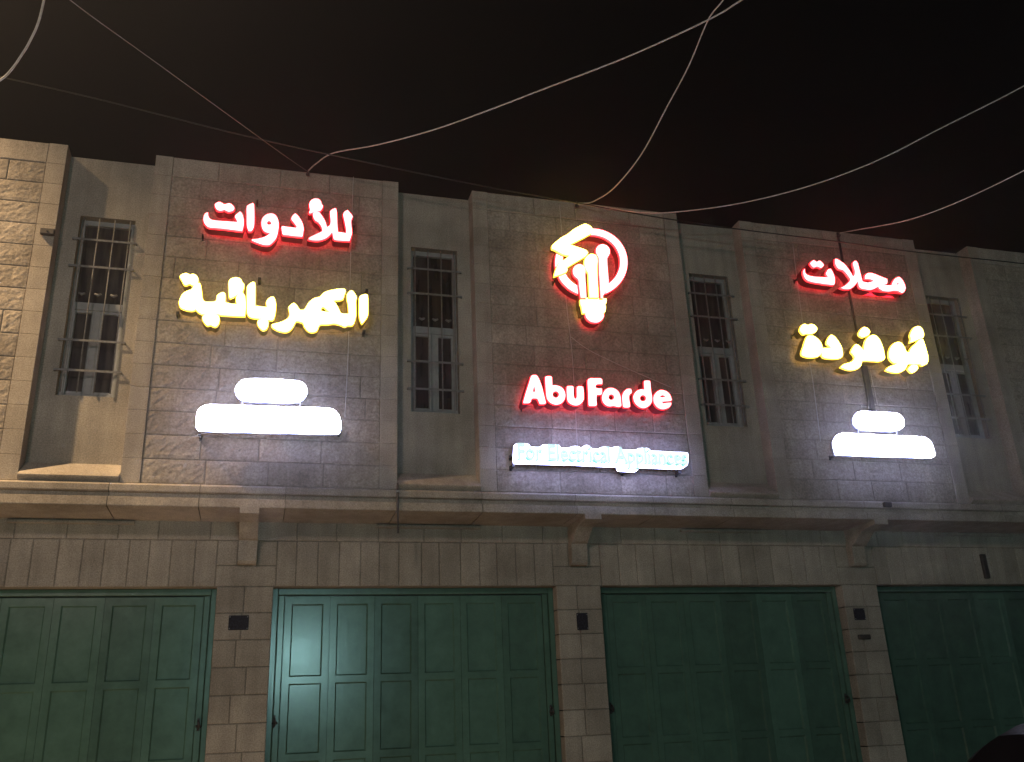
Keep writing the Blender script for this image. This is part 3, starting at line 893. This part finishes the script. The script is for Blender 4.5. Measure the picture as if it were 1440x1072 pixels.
# --- red word, right bay
sg = sign("letter_sign", 1200, 392, "small red glowing Arabic word high on the right stone panel", "sign", G_CH)
oR, sR = (1120, 350), 1429 / 160.0
letter(sg, [[(105, 250), (110, 300), (140, 330), (220, 350), (300, 355), (400, 362), (385, 335), (372, 310), (400, 260), (430, 250), (460, 300), (482, 370), (480, 430), (470, 452), (380, 445), (280, 430), (190, 415), (130, 390), (95, 340), (88, 280)]], oR, sR, 'red')
letter(sg, [[(175, 180), (215, 145), (255, 165), (290, 150), (325, 175), (345, 205), (310, 240), (260, 220), (220, 235), (190, 210)]], oR, sR, 'red', name="dots")
letter(sg, [[(490, 125), (520, 135), (600, 190), (650, 250), (690, 310), (710, 350), (730, 330), (735, 280), (710, 180), (745, 150), (770, 180), (790, 260), (830, 410), (900, 425), (975, 405), (930, 382), (862, 378), (864, 342), (880, 316), (920, 303), (970, 312), (1050, 345), (1140, 380), (1135, 440), (1060, 450), (1190, 460), (1210, 420), (1240, 375), (1290, 355), (1330, 390), (1360, 450), (1370, 500), (1335, 555), (1280, 530), (1220, 525), (1160, 535), (1080, 525), (1035, 490), (1030, 465), (1000, 490), (930, 515), (850, 505), (800, 490), (780, 440), (775, 400), (740, 450), (680, 500), (610, 505), (555, 490), (600, 470), (650, 430), (680, 390), (650, 340), (590, 270), (530, 250), (490, 190)],
            [(1255, 445), (1272, 425), (1290, 442), (1272, 452)]], oR, sR, 'red')
for x, y in ((1122, 392), (1270, 412)): bracket(sg, x, y, -.085)

# --- yellow words, right bay
sg = sign("letter_sign", 1215, 490, "yellow glowing Arabic lettering on the right panel under its red word", "sign", G_CH)
o1, o2 = (1110, 440), (1200, 440)
letter(sg, [[(180, 290), (210, 210), (260, 188), (310, 205), (360, 190), (420, 205), (465, 260), (450, 310), (390, 345), (330, 352), (295, 345), (240, 360), (205, 330)]], o1, S, 'yel', name="dots")
letter(sg, [[(330, 382), (400, 387), (470, 430), (530, 500), (555, 580), (545, 655), (500, 720), (400, 745), (300, 740), (220, 710), (210, 660), (240, 570), (270, 470), (300, 400)]], o1, S, 'yel')
letter(sg, [[(705, 370), (760, 400), (830, 490), (880, 590), (895, 700), (880, 740), (820, 765), (700, 765), (575, 745), (548, 680), (560, 600), (620, 590), (700, 595), (680, 560), (630, 510), (650, 440), (680, 390)]], o1, S, 'yel')
letter(sg, [[(95, 350), (130, 280), (180, 240), (240, 260), (278, 310), (255, 370), (200, 395), (155, 408), (110, 380)]], o2, S, 'yel', name="dots")
letter(sg, [[(-207, 910), (-152, 860), (-22, 820), (28, 755), (-2, 690), (-32, 660), (-12, 600), (38, 530), (60, 528), (110, 560), (185, 640), (190, 540), (220, 450), (270, 395), (330, 372), (390, 390), (440, 450), (490, 560), (520, 680), (528, 760), (500, 790), (430, 812), (160, 800), (130, 880), (80, 930), (0, 955), (-70, 955), (-152, 930)]], o2, S, 'yel')
letter(sg, [[(1080, 225), (1130, 240), (1165, 290), (1182, 350), (1170, 412), (1110, 436), (1040, 466), (955, 497), (970, 430), (955, 390), (975, 320), (1020, 250)]], o2, S, 'yel', name="hamza")
letter(sg, [[(1140, 438), (1165, 444), (1195, 520), (1230, 640), (1255, 750), (1245, 830), (1210, 865), (1150, 885), (1120, 855), (1000, 860), (920, 850), (890, 910), (850, 960), (780, 995), (700, 1000), (620, 985), (550, 960), (600, 905), (700, 870), (740, 845), (680, 830), (630, 790), (603, 730), (610, 630), (640, 560), (690, 510), (750, 490), (810, 510), (860, 580), (890, 650), (940, 665), (960, 610), (1000, 560), (1060, 510), (1090, 468)]], o2, S, 'yel')
letter(sg, [[(920, 945), (960, 890), (1010, 872), (1070, 882), (1085, 920), (1060, 965), (1000, 1000), (960, 990)]], o2, S, 'yel', name="dots")
for x, y in ((1118, 470), (1165, 505), (1300, 500), (1215, 500)): bracket(sg, x, y, -.085)


# --- white lightboxes
def lightbox(pts, org, s, label, brs, links=()):
    cx_ = org[0] + sum(p[0] for p in pts) / len(pts) / s
    cy2 = org[1] + sum(p[1] for p in pts) / len(pts) / s
    e = sign("lightbox_sign", cx_, cy2, label, "lightbox", "blank white lightboxes under the lettering")
    yf = -.215
    oo = [px_poly(pts, org, s, yf)]
    c_ = slab("case", oo, yf + .03, .05, .004, (M_WHT_EDGE, M_WHT_BODY, M_WHT_BODY), e)
    slab("face", oo, yf, .029, 0, (M_WHT_FACE, M_WHT_EDGE, M_WHT_EDGE), e)
    for x, y in brs: bracket(e, x, y, yf + .08, r=.012, drop=.03)
    for x, y, x2, y2 in links:
        p_, q_ = at(x, y, yf + .05), at(x2, y2, yf + .05)
        lb = MB(); lb.tube([p_, q_], .008, 8); lb.build("link_tube", M_FLEX, e)
    return e


s1 = 1440 / 220.0
lightbox([(400, 150), (420, 100), (470, 62), (540, 50), (750, 52), (950, 68), (1020, 88), (1060, 150), (1045, 205), (1000, 250), (900, 262), (700, 258), (520, 250), (450, 235), (415, 200)], (270, 525), s1,
         "short white pill lightbox just above the long one on the left panel", ((345, 550), (420, 552)))
lightbox([(45, 370), (75, 320), (130, 292), (200, 288), (600, 300), (1000, 312), (1240, 320), (1320, 345), (1365, 420), (1368, 510), (1345, 550), (900, 545), (400, 533), (70, 522), (40, 490)], (270, 525), s1,
         "long white lightbox with rounded top corners, lowest sign on the left panel", ((281, 611), (478, 606), (380, 590)), ((341, 556, 341, 576), (422, 558, 422, 580)))
s2 = 1440 / 170.0
lightbox([(350, 215), (370, 160), (400, 125), (450, 115), (650, 122), (860, 140), (910, 170), (945, 230), (940, 285), (900, 325), (830, 345), (650, 338), (460, 328), (395, 300), (360, 260)], (1160, 565), s2,
         "short white pill lightbox just above the long one on the right panel", ((1212, 592), (1262, 594)))
lightbox([(110, 490), (130, 430), (165, 390), (220, 375), (500, 388), (800, 402), (1170, 420), (1240, 455), (1275, 500), (1300, 580), (1310, 640), (1270, 662), (900, 652), (500, 640), (140, 625), (130, 590)], (1160, 565), s2,
         "long white lightbox with rounded top corners, lowest sign on the right panel", ((1176, 640), (1310, 640), (1240, 628)), ((1207, 598, 1207, 616), (1261, 600, 1261, 618)))
# --- white sign with green English lettering
s3 = 1429 / 140.0
sg = sign("outline_lit_sign", 845, 642, "white glowing outline sign with green lettering below the red name on the middle panel", "sign")
og = (715, 605)
D_ = 125 * s3
outer = [(90, 220), (110, 195), (200, 190), (290, 200), (320, 235), (460, 240), (490, 210), (560, 205), (720, 212), (755, 250), (860, 250), (940, 230), (1000, 232), (1040, 250), (1090, 222), (1130, 215), (1180, 240), (1200, 262), (1265, 267)] + \
        [(D_ + x, y) for x, y in ((0, 270), (60, 245), (130, 240), (200, 255), (240, 240), (330, 245), (370, 280), (550, 280), (590, 262), (680, 255), (740, 265), (770, 295), (900, 300), (1050, 312), (1200, 315), (1290, 325), (1305, 350), (1305, 460), (1285, 510), (1220, 545), (1060, 545), (900, 540), (600, 530), (585, 572), (540, 588), (330, 577), (300, 560), (295, 520), (0, 508))] + \
        [(920, 490), (790, 487), (500, 480), (90, 468), (82, 440)]
yg = -.17
oo = [px_poly(outer, og, s3, yg)]
cs = slab("backing", oo, yg, .05, 0, (M_WHT_SOFT, M_WHT_EDGE, M_WHT_BODY), sg)
# lettering laid along the measured baseline
pA, pB = at(727.0, 647.5, yg), at(963.5, 655.5, yg)
cap = (at(727, 625.5, yg) - pA).z
text = "For Electrical Appliances"
cu = bpy.data.curves.new("text", 'FONT')
cu.body = text
cu.size = 1.0
to = bpy.data.objects.new("text", cu); COL.objects.link(to)
bpy.context.view_layer.update()
wid = to.dimensions.x
cu.body = "F"; bpy.context.view_layer.update(); ch_ = to.dimensions.y
full = pB.x - pA.x
words = text.split(" ")
for wi, wd in enumerate(words):
    pre = " ".join(words[:wi]) + (" " if wi else "")
    cu.body = pre + wd; bpy.context.view_layer.update(); w1 = to.dimensions.x
    cu.body = wd; bpy.context.view_layer.update(); w0 = to.dimensions.x
    start = (w1 - w0) / wid * full
    cu.extrude = .0; cu.offset = .012
    tt = bpy.data.curves.new("word", 'FONT'); tt.body = wd; tt.size = 1.0; tt.extrude = .5; tt.offset = .014; tt.resolution_u = 3
    tmp = bpy.data.objects.new("word", tt); COL.objects.link(tmp)
    me = bpy.data.meshes.new_from_object(tmp.evaluated_get(bpy.context.evaluated_depsgraph_get()))
    bpy.data.objects.remove(tmp); bpy.data.curves.remove(tt)
    off = sg.matrix_world.translation
    mx = min(v.co.x for v in me.vertices)
    sx, sz = full / wid, cap / ch_
    th = .06
    for v in me.vertices:
        x, y, z = v.co
        X = pA.x + start + (x - mx) * sx
        Z = pA.z + (X - pA.x) / full * (pB.z - pA.z) + y * sz
        v.co = Vector((X, yg - .002 - th * (z + .5), Z)) - off
    me.materials.clear(); me.materials.append(M_GRN_FACE); me.materials.append(M_GRN_EDGE)
    me.update()
    for p_ in me.polygons: p_.material_index = 1 if p_.normal.z < -.6 else 0
    o = bpy.data.objects.new("lettering", me); COL.objects.link(o); o.parent = sg
bpy.data.objects.remove(to)
for x, y in ((722, 655), (957, 664), (721, 640), (880, 662)): bracket(sg, x, y, yg + .05, r=.014, drop=.03)


# ------------------------------------------------------------------ cables
def cable(pts, rad, mat, label, cat="cable", name="overhead_cable", group=None, smooth=True):
    """pts = (px, py, Y) triples traced from the photograph, each put at its own distance"""
    P = [at(x, y, Y) for x, y, Y in pts]
    anchors = [P[0]] if P[0].y > -.08 and name == "overhead_cable" else []
    if smooth and len(P) > 2:
        Q = []
        for i in range(len(P) - 1):
            p0, p1, p2, p3 = P[max(i - 1, 0)], P[i], P[i + 1], P[min(i + 2, len(P) - 1)]
            for k in range(6):
                t = k / 6
                Q.append(.5 * ((2 * p1) + (p2 - p0) * t + (2 * p0 - 5 * p1 + 4 * p2 - p3) * t * t + (3 * p1 - p0 - 3 * p2 + p3) * t ** 3))
        Q.append(P[-1]); P = Q
    b = MB()
    b.tube(P, rad, 7)
    o = b.build(name, mat)
    tag(o, label, cat, group)
    for q in anchors:
        h = MB()
        h.tube([(q.x, .02, q.z - .02), (q.x, q.y + .01, q.z - .02), (q.x, q.y - .012, q.z + .006), (q.x, q.y + .012, q.z + .02)], .006, 6)
        h.box(q.x - .02, q.x + .02, q.y - .004, q.y + .03, q.z - .045, q.z - .022, bev=.004)
        h.build("anchor_hook", M_PIPE, o)
    return o


def ramp(pts, Y0, Y1):
    L_ = [0]
    for a, c in zip(pts, pts[1:]): L_.append(L_[-1] + math.hypot(c[0] - a[0], c[1] - a[1]))
    return [(x, y, Y0 + (Y1 - Y0) * l / L_[-1]) for (x, y), l in zip(pts, L_)]


GC = "overhead cables above the shops"
cable(ramp([(433, 241), (445, 230), (470, 215), (530, 204), (612, 182), (690, 154), (760, 127), (880, 81), (996, 28), (1043, 0), (1120, -48)], -.06, -4.2), .0078, M_WIRE,
      "pale cable rising from above the left panel to the top edge near the centre", group=GC)
cable(ramp([(811, 285.5), (822, 286), (835.5, 283), (864, 264), (902, 217), (937, 152), (968, 94), (996, 28), (1017, 0), (1040, -40)], -.06, -3.0), .0078, M_WIRE,
      "steeply curving pale cable climbing from above the lightbulb sign", group=GC)
cable(ramp([(812, 287), (840, 289.5), (901, 299), (958, 297.5), (1043, 285.6), (1137, 262), (1232, 226.6), (1326, 179), (1440, 121), (1540, 62)], -.07, -3.4), .007, M_WIRE,
      "long shallow pale cable sweeping from the lightbulb sign to the right edge", group=GC)
cable(ramp([(1180, 328), (1208, 323), (1279, 309), (1350, 283), (1440, 240), (1530, 190)], -.06, -3.0), .006, M_WIRE,
      "lowest short pale cable at the right edge above the right panel", group=GC)
cable(ramp([(60, -30), (126, 21), (211, 82), (338, 174), (396, 216), (435, 243)], -3.5, -.06), .004, M_WIRE2,
      "thin faint cable slanting down from upper left to the left panel", group=GC)
cable(ramp([(-60, 95), (127, 137), (327, 187), (475, 220), (675, 261), (820, 287), (914, 304), (1031, 321.5), (1179, 340), (1290, 355), (1440, 371), (1560, 386)], -.55, -.35), .008, M_WIRE3,
      "dark cable sagging along the whole row of parapets", group=GC)
cable(ramp([(70, -40), (56, 25), (42, 58), (30, 78), (16, 98), (0, 113), (-40, 135)], -4.8, -4.2), .007, M_WIRE,
      "short bright cable crossing the top left corner", group=GC)
# flexes feeding the signs
GF = "thin flexes hanging down the stone panels"
cable(ramp([(497, 249), (494, 332), (490, 483), (485, 587)], -.012, -.012), .004, M_FLEX, "thin pale flex hanging down the right side of the left panel", name="sign_flex", group=GF)
cable(ramp([(787, 288), (790, 330), (796, 422), (805, 504), (812, 627)], -.012, -.012), .004, M_FLEX, "thin pale flex hanging behind the lightbulb sign and the red name", name="sign_flex", group=GF)
cable(ramp([(803, 474), (831, 494), (888, 521), (944, 545)], -.012, -.05), .0035, M_FLEX, "slanting pale flex running down to the last letter of the red name", name="sign_flex", group=GF)
cable(ramp([(1115, 344), (1123, 411), (1132, 475), (1143, 536), (1154, 621)], -.012, -.012), .004, M_FLEX, "thin flex hanging down the left side of the right panel", name="sign_flex", group=GF)
# dark conduit standing for a shadow on the right bay, widening to a trunking below the yellow word
e = empty("shadow_strip", (8.93, 0, 5.2))
tag(e, "shadow modelled as a dark vertical conduit behind the signs on the right panel", "strip")
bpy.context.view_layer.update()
b = MB(); b.tube([(8.918, -.016, 7.72), (8.935, -.016, 6.15)], .016, 8); b.build("pipe", M_PIPE, e)  # narrow upper length of the modelled shadow
b = MB(); b.box(8.90, 8.985, -.04, -.002, 5.10, 6.16, bev=.006); b.build("strip_foot", M_PIPE, e)
# small fittings on the wall
for (x, y, x2, y2, Y, lab, nm, cat) in ((1376, 780, 1390, 814, YW, "dark weathered box on the stone lintel above the door furthest right", "junction_box", "box"),
                                       (1240, 707, 1252, 714, -.08, "small dark clamp on the ledge under the right white lightboxes", "cable_clamp", "clamp"),
                                       (58, 323, 77, 333, 0.0, "small dark iron stub on the corner of the leftmost stone panel", "wall_stub", "bracket"),
                                       (1205, 893, 1222, 899, YW, "small dark fitting on the stone pier at right under the square plate", "wall_fitting", "fitting")):
    p_, q_ = at(x, y, Y), at(x2, y2, Y)
    e = empty(nm, (p_.x, Y, q_.z)); tag(e, lab, cat)
    bpy.context.view_layer.update()
    fb = MB(); fb.box(p_.x, q_.x, Y - .05, Y - .002, q_.z, p_.z, bev=.008); fb.build("housing", M_PIPE, e)
    fb = MB(); fb.tube([((p_.x + q_.x) / 2, Y - .05, (p_.z + q_.z) / 2), ((p_.x + q_.x) / 2, Y - .062, (p_.z + q_.z) / 2)], .008, 8); fb.build("bolt", M_DARK, e)
# drip pipe at the corner under the second recess
e = empty("drip_pipe", (2.78, 0, 3.6))
tag(e, "thin dark drip pipe hanging below the edge of the left panel", "pipe")
bpy.context.view_layer.update()
x = at(559, 730, -.075).x
b = MB(); b.tube([(x, -.075, 3.96), (x, -.078, 3.70), (x + .005, -.082, 3.42)], .011, 8); b.build("pipe", M_PIPE, e)
b = MB(); b.box(x - .02, x + .02, -.09, -.062, 3.86, 3.88); b.build("clip", M_WFRAME, e)

# ------------------------------------------------------------------ dark car parked by the kerb
M_CARP = plain("dark_car_paint", (.004, .004, .005), rough=.3, spec=.01, vary=.15, scale=60)
M_CARGLASS = plain("tinted_car_glass", (.004, .004, .005), rough=.3, spec=.0, vary=.1)
M_TYRE = plain("tyre_rubber", (.015, .015, .015), rough=.85)
M_RIM = plain("alloy_rim", (.35, .35, .36), rough=.35, metal=.9)
M_LENS = plain("headlight_lens", (.45, .46, .48), rough=.12, spec=.7)
ZR = -.131
CX, CY = 4.44, -4.75
car = empty("parked_car", (CX + 2.0, CY, ZR))
tag(car, "dark car parked by the kerb, only its curved roof edge showing at bottom right", "car")
bpy.context.view_layer.update()
TOP = [(0, .50), (.04, .62), (.15, .75), (.5, .88), (1.05, 1.01), (1.28, 1.18), (1.51, 1.343), (1.585, 1.40), (1.74, 1.469), (1.86, 1.515), (1.96, 1.535),
       (2.3, 1.56), (2.8, 1.555), (3.4, 1.50), (3.75, 1.33), (3.95, 1.08), (4.06, .85), (4.1, .55)]
WID = [(0, .55), (.04, .66), (.15, .76), (.5, .81), (1.05, .83), (3.4, .83), (3.75, .80), (3.95, .77), (4.06, .72), (4.1, .60)]


def lerp(tab, t):
    for (a, x), (b_, y) in zip(tab, tab[1:]):
        if t <= b_: return x + (y - x) * max(0, (t - a) / (b_ - a))
    return tab[-1][1]


def section(t):
    top, w_ = lerp(TOP, t), lerp(WID, t)
    belt = min(.93, top - .045)
    up = max(0, top - .98) / .58
    wr = w_ * (.97 - .17 * min(1, up))
    return [(w_ * .93, .24), (w_, .34), (w_ * 1.01, .60), (w_ * .995, belt - .10), (w_ * .965, belt), (wr * .995, belt + (top - belt) * .45 if up > 0 else belt + .012),
            (wr * .955, top - .045), (wr * .84, top - .008), (wr * .45, top + .006 * min(1, up + .3)), (0, top + .012)]


b = MB()
stn = [0, .04, .09, .15, .3, .5, .75, 1.05, 1.16, 1.28, 1.40, 1.51, 1.585, 1.66, 1.74, 1.86, 1.96, 2.12, 2.3, 2.55, 2.8, 3.1, 3.4, 3.58, 3.75, 3.86, 3.95, 4.02, 4.06, 4.1]
rows = []
for t in stn:
    sec = section(t)
    ring = [(CX + t, CY - y, ZR + z) for y, z in sec] + [(CX + t, CY + y, ZR + z) for y, z in sec[::-1][1:]]
    rows.append(len(b.v)); b.v += ring
    nR = len(ring)
for r0, r1 in zip(rows, rows[1:]):
    for i in range(nR - 1):
        b.face((r0 + i, r0 + i + 1, r1 + i + 1, r1 + i), 0, 1.0, True)
    b.face((r0 + nR - 1, r0, r1, r1 + nR - 1))
b.face(tuple(rows[0] + i for i in range(nR))[::-1]); b.face(tuple(rows[-1] + i for i in range(nR)))
b.build("body", M_CARP, car)


def glazing(t0, t1, name, parts, n=8):
    for sd in ((-1, 1) if parts == 'side' else (0,)):
        g = MB()
        prev = None
        for i in range(n + 1):
            t = t0 + (t1 - t0) * i / n
            sec = section(t)
            if parts == 'side':
                (ya, za), (yb, zb), (yc, zc) = sec[4], sec[5], sec[6]
                col_ = [(CX + t, CY + sd * (ya + .006), ZR + za + .03), (CX + t, CY + sd * (yb + .010), ZR + zb), (CX + t, CY + sd * (yc + .008), ZR + zc - .015)]
            else:
                col_ = [(CX + t - .006 * parts, CY + y_, ZR + z_ + .007) for y_, z_ in [(-sec[7][0] * .97, sec[7][1]), (-sec[8][0], sec[8][1]), (0, sec[9][1]), (sec[8][0], sec[8][1]), (sec[7][0] * .97, sec[7][1])]]
            k0 = len(g.v); g.v += col_
            if prev is not None:
                for j in range(len(col_) - 1):
                    g.face((prev + j, prev + j + 1, k0 + j + 1, k0 + j), 0, 1.0, True)
            prev = k0
        g.build(name, M_CARGLASS, car)


glazing(1.62, 2.42, "side_window", 'side'); glazing(2.50, 3.35, "side_window", 'side')
glazing(1.09, 1.70, "windscreen", 1); glazing(3.47, 3.90, "rear_window", -1)
for sx in (.78, 3.28):
    for sy_ in (-1, 1):
        yo = CY + sy_ * .74
        g = MB(); pts = []
        ring = [(.31, -.085), (.325, -.05), (.325, .05), (.31, .085), (.22, .09), (.22, -.09)]
        n0 = len(g.v)
        for k in range(28):
            an = 2 * math.pi * k / 28
            g.v += [(CX + sx + r_ * math.cos(an), yo + y_, ZR + .325 + r_ * math.sin(an)) for r_, y_ in ring]
        for k in range(28):
            k2 = (k + 1) % 28
            for j in range(6):
                j2 = (j + 1) % 6
                g.face((n0 + k * 6 + j, n0 + k2 * 6 + j, n0 + k2 * 6 + j2, n0 + k * 6 + j2), 0, 1.0, True)
        wh = g.build("wheel", M_TYRE, car)
        g = MB()
        yf_ = yo + sy_ * .06
        for k in range(5):
            an = 2 * math.pi * k / 5
            g.tube([(CX + sx, yf_, ZR + .325), (CX + sx + .21 * math.cos(an), yf_ + sy_ * .01, ZR + .325 + .21 * math.sin(an))], [.04, .025], 6)
        g.tube([(CX + sx + .215 * math.cos(a_), yf_, ZR + .325 + .215 * math.sin(a_)) for a_ in [2 * math.pi * i / 24 for i in range(25)]], .018, 6)
        g.build("rim", M_RIM, wh)
for sy_ in (-1, 1):
    g = MB(); g.box(CX + .02, CX + .20, CY + sy_ * .60 - .14, CY + sy_ * .60 + .14, ZR + .60, ZR + .72, bev=.03); g.build("headlight", M_LENS, car)
    g = MB(); g.box(CX + 1.50, CX + 1.62, CY + sy_ * .93 - .09, CY + sy_ * .93 + .09, ZR + .95, ZR + 1.08, bev=.03); g.build("wing_mirror", M_CARP, car)
    g = MB(); g.box(CX + 2.22, CX + 2.38, CY + sy_ * .845 - .012, CY + sy_ * .845 + .012, ZR + .80, ZR + .83, bev=.006); g.build("door_handle", M_CARP, car)
g = MB(); g.box(CX - .06, CX + .12, CY - .70, CY + .70, ZR + .26, ZR + .48, bev=.05); g.build("bumper", M_DARK, car)

# ------------------------------------------------------------------ haze added to imitate lens glare and bloom
hz = MB()
hz.box(-405, 405, -405, 405, -1.2, 13.0)
m_ = bpy.data.materials.new("glare_haze"); m_.use_nodes = True
t_ = m_.node_tree; t_.nodes.clear()
ho = t_.nodes.new('ShaderNodeOutputMaterial'); pvn = t_.nodes.new('ShaderNodeVolumePrincipled')
pvn.inputs['Color'].default_value = (.9, .88, .85, 1)
pvn.inputs['Density'].default_value = .0022
pvn.inputs['Anisotropy'].default_value = .92
t_.links.new(pvn.outputs[0], ho.inputs['Volume'])
ob = hz.build("haze", m_)
tag(ob, kind='stuff')
